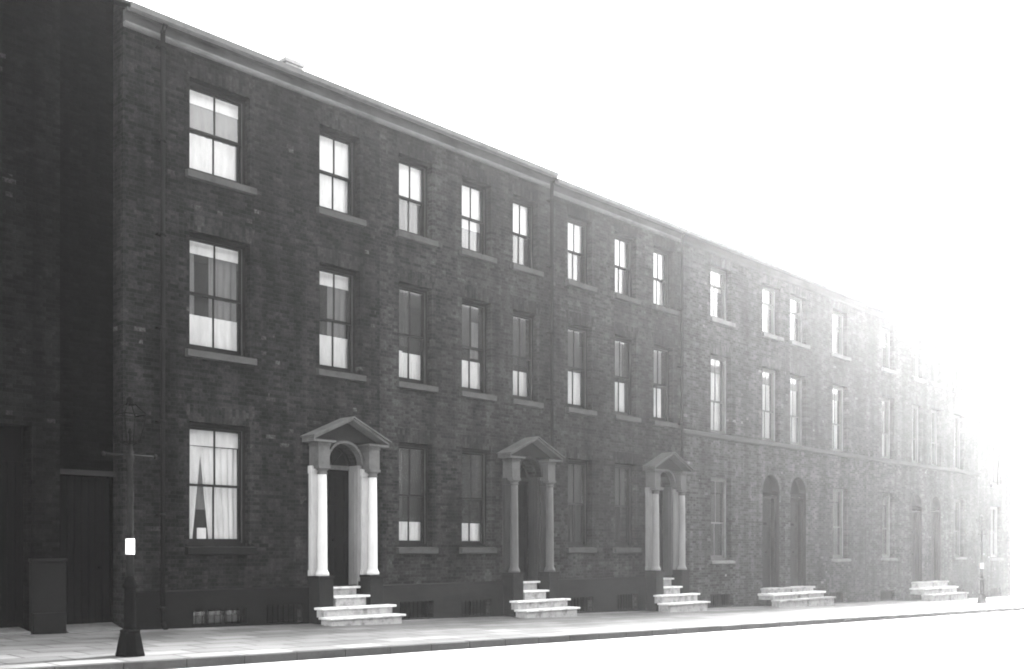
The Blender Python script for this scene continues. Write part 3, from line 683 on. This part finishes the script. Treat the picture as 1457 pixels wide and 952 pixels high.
h7 = far_house(36.86, 43.3, 'far terrace brick 3', 'faint hazy brick house closing the tall row, with the farthest arched door', [(*O_, 0), (*P_, 1)], [O_], thr=0.12, arch_top=4.0, cellar=[(40.1, 41.5)], gtone=MD, seeds=190)
# shared flights of steps of the arched pairs
def far_steps(h, x0, x1, spec, broken=0):
    for k, (a, b, yf, zt, yb) in enumerate(spec):
        lo = (pave((x0 + x1) / 2, yf) - 0.2) if k == len(spec) - 1 else spec[k+1][3] - 0.01
        s = MB().box(a, b, yf, yb, zt - 0.07, zt).build('doorstep', 'whitened step stone' if k % 2 else 'far step stone', h, bevel=0.012)
        MB().box(a + 0.06, b - 0.08, yf + 0.05, yb - 0.004, lo, zt - 0.07).build('riser', 'worn step stone', s)
far_steps(h4, 22.0, 23.84, [(22.1, 23.84, -0.3, 0.18, 0.24), (21.9, 23.84, -0.62, 0.0, 0.0), (21.75, 23.84, -0.95, -0.2, -0.6)])
far_steps(h5, 23.86, 25.7, [(23.86, 25.6, -0.3, 0.18, 0.24), (23.86, 25.8, -0.62, 0.0, 0.0), (23.86, 25.95, -0.95, -0.2, -0.6)])
far_steps(h6, 35.0, 36.85, [(35.1, 36.85, -0.35, 0.10, 0.24), (34.9, 36.85, -0.7, -0.15, 0.0), (34.7, 36.85, -1.1, -0.42, -0.6)])
far_steps(h7, 36.87, 38.7, [(36.87, 38.6, -0.35, 0.10, 0.24), (36.87, 38.8, -0.7, -0.15, 0.0), (36.87, 39.0, -1.1, -0.42, -0.6)])

# ---- lower house beyond the terrace
h8 = thing('corner_house', (43.3, 0, 0), 'low pale house almost lost in the haze, beyond the far lamp post', 'house')
ops = [(45.1, 46.6, 1.15, 3.75, 0), (45.1, 46.6, 4.9, 7.0, 0), (45.1, 46.6, pave(45) + .03, pave(45) + .45, 0)]
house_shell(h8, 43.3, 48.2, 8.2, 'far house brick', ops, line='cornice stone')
for a in (45.1,):
    window(h8, a, a + 1.5 if a < 47 else a + 1.4, 1.15, 3.75, [('net', .03, .97, .03, .97, W)], frame='pale sash paint', sill='pale sill stone', arch='pale gauged brick', seed=301)
    window(h8, a, a + 1.5 if a < 47 else a + 1.4, 4.9, 7.0, [('net', .03, .97, .03, .97, W)], frame='pale sash paint', sill='pale sill stone', arch='pale gauged brick', seed=302)
cellar_window(h8, 45.1, 46.6, pave(45) + .03, pave(45) + .45)

# ---- building at the left, with passage gate
wh = thing('warehouse', (-2.57, 0, 0), 'tall sooty, shade-darkened brick building with deep dark doorway at its foot, left of the narrow gate', 'building')
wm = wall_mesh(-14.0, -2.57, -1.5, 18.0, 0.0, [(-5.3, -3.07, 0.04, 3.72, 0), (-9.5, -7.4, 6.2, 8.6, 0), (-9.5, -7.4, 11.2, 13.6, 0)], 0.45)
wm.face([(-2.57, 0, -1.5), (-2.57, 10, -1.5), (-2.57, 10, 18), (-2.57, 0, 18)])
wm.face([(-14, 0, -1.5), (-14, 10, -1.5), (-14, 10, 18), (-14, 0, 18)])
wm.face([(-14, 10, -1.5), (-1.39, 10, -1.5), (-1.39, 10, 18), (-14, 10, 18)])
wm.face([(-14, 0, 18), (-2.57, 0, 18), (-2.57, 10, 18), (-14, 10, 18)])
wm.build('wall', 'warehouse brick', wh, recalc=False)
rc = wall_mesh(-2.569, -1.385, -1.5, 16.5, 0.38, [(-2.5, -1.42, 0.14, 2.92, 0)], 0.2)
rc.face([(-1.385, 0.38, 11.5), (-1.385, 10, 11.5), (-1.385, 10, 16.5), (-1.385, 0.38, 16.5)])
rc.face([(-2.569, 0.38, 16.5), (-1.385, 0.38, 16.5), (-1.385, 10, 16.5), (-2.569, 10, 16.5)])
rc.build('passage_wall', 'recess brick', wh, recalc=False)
g = MB()
for k in range(8):
    a = -2.5 + k * 0.135; g.box(a + 0.004, a + 0.131, 0.46, 0.49, 0.16, 2.9)
g.box(-2.5, -1.42, 0.49, 0.52, 0.16, 2.9)
gate = g.build('gate', 'dark paint', wh, label='tall narrow gate of black vertical boards')
MB().tube((-1.62, 0.46, 1.2), (-1.62, 0.41, 1.2), 0.03, 10).build('handle', 'iron', gate)
MB().box(-2.565, -1.39, 0.30, 0.38, 2.92, 3.02).build('lintel', 'plinth render', wh, bevel=0.006)
d = MB()
for k in range(16):
    a = -5.3 + k * 0.1394; d.box(a + 0.004, a + 0.136, 0.36, 0.39, 0.1, 3.1)
d.box(-5.3, -3.07, 0.39, 0.42, 0.1, 3.72).box(-5.3, -3.07, 0.33, 0.39, 3.1, 3.2)
for k in range(5): d.box(-5.3 + k * 0.5575 - 0.02, -5.3 + k * 0.5575 + 0.02, 0.35, 0.389, 3.2, 3.72)
d.build('door', 'dark paint', wh)
MB().box(-3.12, -2.5, -0.09, 0.0, -0.2, 1.32).box(-3.14, -2.48, -0.12, 0.0, 1.32, 1.38).box(-3.10, -2.52, -0.16, -0.09, -0.2, 0.42).build('pier_guard', 'dark plinth render', wh, bevel=0.015)
for (a, b) in ((-2.47, -1.42), (-5.3, -3.14)):
    MB().prism([(-0.14, -0.2), (-0.14, pave(a) + 0.0), (0.36, 0.165), (0.36, -0.2)], a, b).build('threshold', 'threshold stone', wh, bevel=0.01)
for z0 in (6.2, 11.2):
    MB().box(-9.5, -7.4, 0.3, 0.34, z0, z0 + 2.4).build('shutter', 'dark paint', wh)

# ---- long mill along the other side of the street, behind the photographer: added unseen, sized to darken reflections in the lower panes
MX0, MX1, MY, MH = -4.0, 180.0, -25.0, 15.6
ml = thing('opposite_frontage', (MX0, MY, fall(MX0)), 'long soot-dark brick mill with rows of windows unseen across the street, added to darken the lower panes', 'frontage')
mops = []
nx = int((MX1 - MX0) / 6.0)
for i in range(nx):
    for zf in range(3):
        a = MX0 + 1.4 + i * 6.0; mops.append((a, a + 1.9, 1.0 + zf * 4.3, 3.4 + zf * 4.3, 0))
mw = wall_mesh(MX0, MX1, -3.5, MH, MY, mops, -0.3)
for x in (MX0, MX1): mw.face([(x, MY, -3.5), (x, MY - 18, -3.5), (x, MY - 18, MH), (x, MY, MH)])
mw.face([(MX0, MY - 18, -3.5), (MX1, MY - 18, -3.5), (MX1, MY - 18, MH), (MX0, MY - 18, MH)])
mw.face([(MX0, MY, MH), (MX1, MY, MH), (MX1, MY - 18, MH), (MX0, MY - 18, MH)])
mw.build('wall', 'terrace brick 2', ml, recalc=False)
MB().box(MX0 - 0.1, MX1 + 0.1, MY, MY + 0.25, MH - 0.5, MH + 0.15).build('cornice', 'cornice stone', ml)
for o in mops:
    q = MB(); x0, x1, z0, z1 = o[:4]
    for k in range(5): xx = x0 + (x1 - x0) * k / 4; q.box(xx - 0.02, xx + 0.02, MY - 0.27, MY - 0.22, z0, z1)
    for k in range(5): zz = z0 + (z1 - z0) * k / 4; q.box(x0, x1, MY - 0.265, MY - 0.225, zz - 0.02, zz + 0.02)
    f = q.build('window', 'sash paint', ml)
    MB().box(x0, x1, MY - 0.25, MY - 0.245, z0, z1).build('glass', 'glass', f)

# ---------------------------------------------------------------- street lamps
def street_lamp(x, y, label, s=1.0):
    gz = pave(x, y)
    t = thing('street_lamp', (x, y, gz), label, 'street lamp', 'cast iron street lamps at the kerb')
    g = lambda z: gz + z * s
    # tapering square-ish pedestal
    b = MB(); i = 0
    prof = [(0.215, -0.05), (0.215, 0.03), (0.205, 0.05), (0.165, 0.26), (0.145, 0.345), (0.15, 0.36), (0.15, 0.375), (0.105, 0.39)]
    b.lathe(x, y, [(r * s, g(z)) for r, z in prof], 8)
    for f in range(len(b.sm)): b.sm[f] = False
    b.build('base', 'iron', t, bevel=0.006)
    lo = MB().lathe(x, y, [(0.09*s, g(0.385)), (0.085*s, g(0.45)), (0.078*s, g(0.98)), (0.105*s, g(1.0)), (0.11*s, g(1.03)), (0.085*s, g(1.06)), (0.075*s, g(1.1)), (0.06*s, g(1.14))], 20).build('lower_shaft', 'iron', t)
    MB().lathe(x, y, [(0.055*s, g(1.14)), (0.05*s, g(1.6)), (0.046*s, g(2.2)), (0.04*s, g(2.84)), (0.06*s, g(2.87)), (0.06*s, g(2.91)), (0.036*s, g(2.95)), (0.032*s, g(3.06)), (0.05*s, g(3.09))], 20).build('shaft', 'shaft iron', t)
    MB().tube((x - 0.4*s, y, g(2.93)), (x + 0.4*s, y, g(2.93)), 0.016*s, 10).lathe(x - 0.4*s, y, [(0.01*s, g(2.895)), (0.03*s, g(2.92)), (0.03*s, g(2.94)), (0.01*s, g(2.965))], 10).lathe(x + 0.4*s, y, [(0.01*s, g(2.895)), (0.03*s, g(2.92)), (0.03*s, g(2.94)), (0.01*s, g(2.965))], 10).build('ladder_bar', 'shaft iron', t)
    MB().lathe(x, y, [(0.062*s, g(1.48)), (0.064*s, g(1.485)), (0.063*s, g(1.705)), (0.061*s, g(1.71))], 24).build('white_band', 'white enamel', t)
    # lantern frame, four tapering glazed sides
    ln = MB(); z0, z1, z2 = g(3.12), g(3.52), g(3.68); a, c_ = 0.10*s, 0.17*s
    cs = [(-1, -1), (1, -1), (1, 1), (-1, 1)]
    for k in range(4):
        p, q = cs[k], cs[(k+1) % 4]
        P = lambda d, r, z: (x + d[0] * r, y + d[1] * r, z)
        ln.tube(P(p, a, z0), P(p, c_, z1), 0.007*s, 6).tube(P(p, a, z0), P(q, a, z0), 0.007*s, 6).tube(P(p, c_, z1), P(q, c_, z1), 0.007*s, 6)
        ln.tube(P(p, c_, z1), P(p, 0.05*s, z2), 0.007*s, 6)
        ln.tube((x, y, g(3.06)), P(p, a, z0), 0.007*s, 6)
    ln.lathe(x, y, [(0.07*s, z2 - 0.02), (0.05*s, z2 + 0.02), (0.05*s, z2 + 0.07), (0.02*s, z2 + 0.1)], 10)
    ln.lathe(x, y, [(0.015*s, z0 - .03), (0.015*s, z0 + 0.12), (0.03*s, z0 + 0.14), (0.012*s, z0 + 0.2)], 10)
    ln.build('lantern', 'lantern iron', t)
    return t
def ground_at(px, py, h):
    """world point seen at photo pixel (px,py) on the horizontal plane z=h"""
    th = math.atan(1402 / 1500); c, s = math.cos(th), math.sin(th)
    a = (px - 728) / 1500; t = (CAM[2] - h) / ((py - 782) / 1500)
    return CAM[0] + t * (c + a * s), CAM[1] + t * (s - a * c)
lx, ly = ground_at(185, 932, 0.0)
LAMPS = [(lx, ly)]
fx, fy = ground_at(1397, 864, pave(42, -4.4))
street_lamp(lx, ly, 'dark cast iron street lamp with white band standing before the downpipe, nearer of the two')
street_lamp(fx, fy, 'small faint street lamp with white band at the far end of the pavement')
print('LAMPS', lx, ly, fx, fy)

# ---------------------------------------------------------------- ground, kerb, road
def strip(name, mat, y0f, y1f, zf, xs, label):
    mb = MB()
    for i in range(len(xs) - 1):
        a, b = xs[i], xs[i+1]
        mb.face([(a, y0f, zf(a, y0f)), (b, y0f, zf(b, y0f)), (b, y1f, zf(b, y1f)), (a, y1f, zf(a, y1f))])
    o = mb.build(name, mat, recalc=False); tag(o, label, None, None, 'structure'); return o
XS = [-90, -60, -30, -16, 0, 20, 40, 62, 90, 140, 200, 260]
strip('pavement', 'pavement flags', KERB_Y, 0.3, lambda x, y: pave(x, y), XS, 'pale worn stone flag pavement in front of the terrace')
zk = lambda x: pave(x, KERB_Y)
kb = MB()
x = -60.0; rnd = random.Random(3)
while x < 150:
    L_n = 0.95; j = rnd.uniform(-0.004, 0.004); x2 = x + L_n - 0.008
    za, zb_ = zk(x) + 0.004 + j, zk(x2) + 0.004 + j
    i = len(kb.v)
    y0k, y1k = KERB_Y - 0.15, KERB_Y + 0.0
    kb.v += [(x, y0k, za - 0.4), (x2, y0k, zb_ - 0.4), (x2, y1k, zb_ - 0.4), (x, y1k, za - 0.4), (x, y0k + .01, za), (x2, y0k + .01, zb_), (x2, y1k, zb_), (x, y1k, za)]
    for f in ((0,3,2,1),(4,5,6,7),(0,1,5,4),(1,2,6,5),(2,3,7,6),(3,0,4,7)): kb.f.append([i + q for q in f]); kb.sm.append(False)
    x += L_n
k = kb.build('kerb', 'kerb stone', bevel=0.012); tag(k, 'worn stone kerb along the pavement edge', kind='structure')
def roadz(x, y):
    d = KERB_Y - 0.15 - y
    return zk(x) - 0.13 + 0.12 * math.sin(max(0, min(1, d / 9.0)) * math.pi)
mb = MB(); ysr = [KERB_Y - 0.1, -6, -8, -9.7, -11.5, -13, -14.2]
for i in range(len(XS) - 1):
    for j in range(len(ysr) - 1):
        a, b, c_, d_ = XS[i], XS[i+1], ysr[j], ysr[j+1]
        mb.face([(a, d_, roadz(a, d_)), (b, d_, roadz(b, d_)), (b, c_, roadz(b, c_)), (a, c_, roadz(a, c_))])
o = mb.build('road', 'road setts', recalc=False); tag(o, 'pale stone sett street', kind='structure')
strip('far_pavement', 'pavement flags', -60, -14.2, lambda x, y: zk(x) + 0.0, XS, 'pavement on the near side of the street')
gr = MB()
for i in range(len(XS) - 1):
    a, b = XS[i], XS[i+1]; gr.face([(a, -95, fall(a) - 0.6), (b, -95, fall(b) - 0.6), (b, 95, fall(b) - 0.6), (a, 95, fall(a) - 0.6)])
o = gr.build('ground', 'earth', recalc=False); tag(o, 'bare ground', kind='structure')

# ---------------------------------------------------------------- haze
HAZE = 0.00078; HAZE_G = 0.88
m, nt, out = new_mat('haze')
pv = N(nt, 'ShaderNodeVolumePrincipled'); pv.inputs['Color'].default_value = (0.97, 0.97, 0.97, 1)
pv.inputs['Density'].default_value = HAZE; pv.inputs['Anisotropy'].default_value = HAZE_G
L(nt, pv.outputs[0], out.inputs['Volume']); MATS['haze'] = m
hz = MB().box(-92, 262, -97, 97, -4.0, 20.0).build('haze', 'haze'); hz['kind'] = 'stuff'; hz['label'] = 'bright mist filling the street'

# ---------------------------------------------------------------- camera
cam = bpy.data.cameras.new('camera'); co = bpy.data.objects.new('camera', cam); col.objects.link(co); scene.camera = co
th = math.atan(1402 / 1500)
co.location = CAM; co.rotation_euler = (R(90), 0, th - R(90))
cam.sensor_width = 36.0; cam.lens = 36.0 * 1500 / 1457
cam.shift_y = (782 - 476) / 1457
cam.shift_x = 0.5 / 1457
cam.clip_start = 0.05; cam.clip_end = 3000

# ---------------------------------------------------------------- light
SUN_AZ = 9.0
SUN_EL = 27.0
az, el = R(SUN_AZ), R(SUN_EL)
d = Vector((math.cos(az) * math.cos(el), math.sin(az) * math.cos(el), math.sin(el)))
sl = bpy.data.lights.new('sun', 'SUN'); so = bpy.data.objects.new('sun', sl); col.objects.link(so)
so.rotation_euler = d.to_track_quat('Z', 'Y').to_euler(); so.location = (0, -10, 30)
sl.energy = 3.0; sl.angle = R(12); sl.color = (1, 1, 1)
w = bpy.data.worlds.new('World'); scene.world = w; w.use_nodes = True
nt = w.node_tree; nt.nodes.clear()
out = nt.nodes.new('ShaderNodeOutputWorld'); bg = nt.nodes.new('ShaderNodeBackground'); bg.inputs[1].default_value = 0.15
sk = nt.nodes.new('ShaderNodeTexSky'); sk.sky_type = 'NISHITA'; sk.sun_disc = False
sk.sun_elevation = el; sk.sun_rotation = math.atan2(d.x, d.y); sk.dust_density = 2.0; sk.air_density = 1.0
bw = nt.nodes.new('ShaderNodeRGBToBW')   # the plate records brightness only
L(nt, sk.outputs[0], bw.inputs[0]); L(nt, bw.outputs[0], bg.inputs[0]); L(nt, bg.outputs[0], out.inputs[0])

vs = scene.view_settings
vs.view_transform = 'Standard'; vs.look = 'None'; vs.gamma = 1.0; vs.use_curve_mapping = False
vs.exposure = 3.5
cy = scene.cycles if hasattr(scene, 'cycles') else None
scene.render.engine = 'CYCLES'
scene.cycles.use_denoising = True
scene.cycles.filter_width = 1.9
scene.cycles.max_bounces = 8; scene.cycles.volume_bounces = 2; scene.cycles.transparent_max_bounces = 16
scene.cycles.sample_clamp_indirect = 6.0
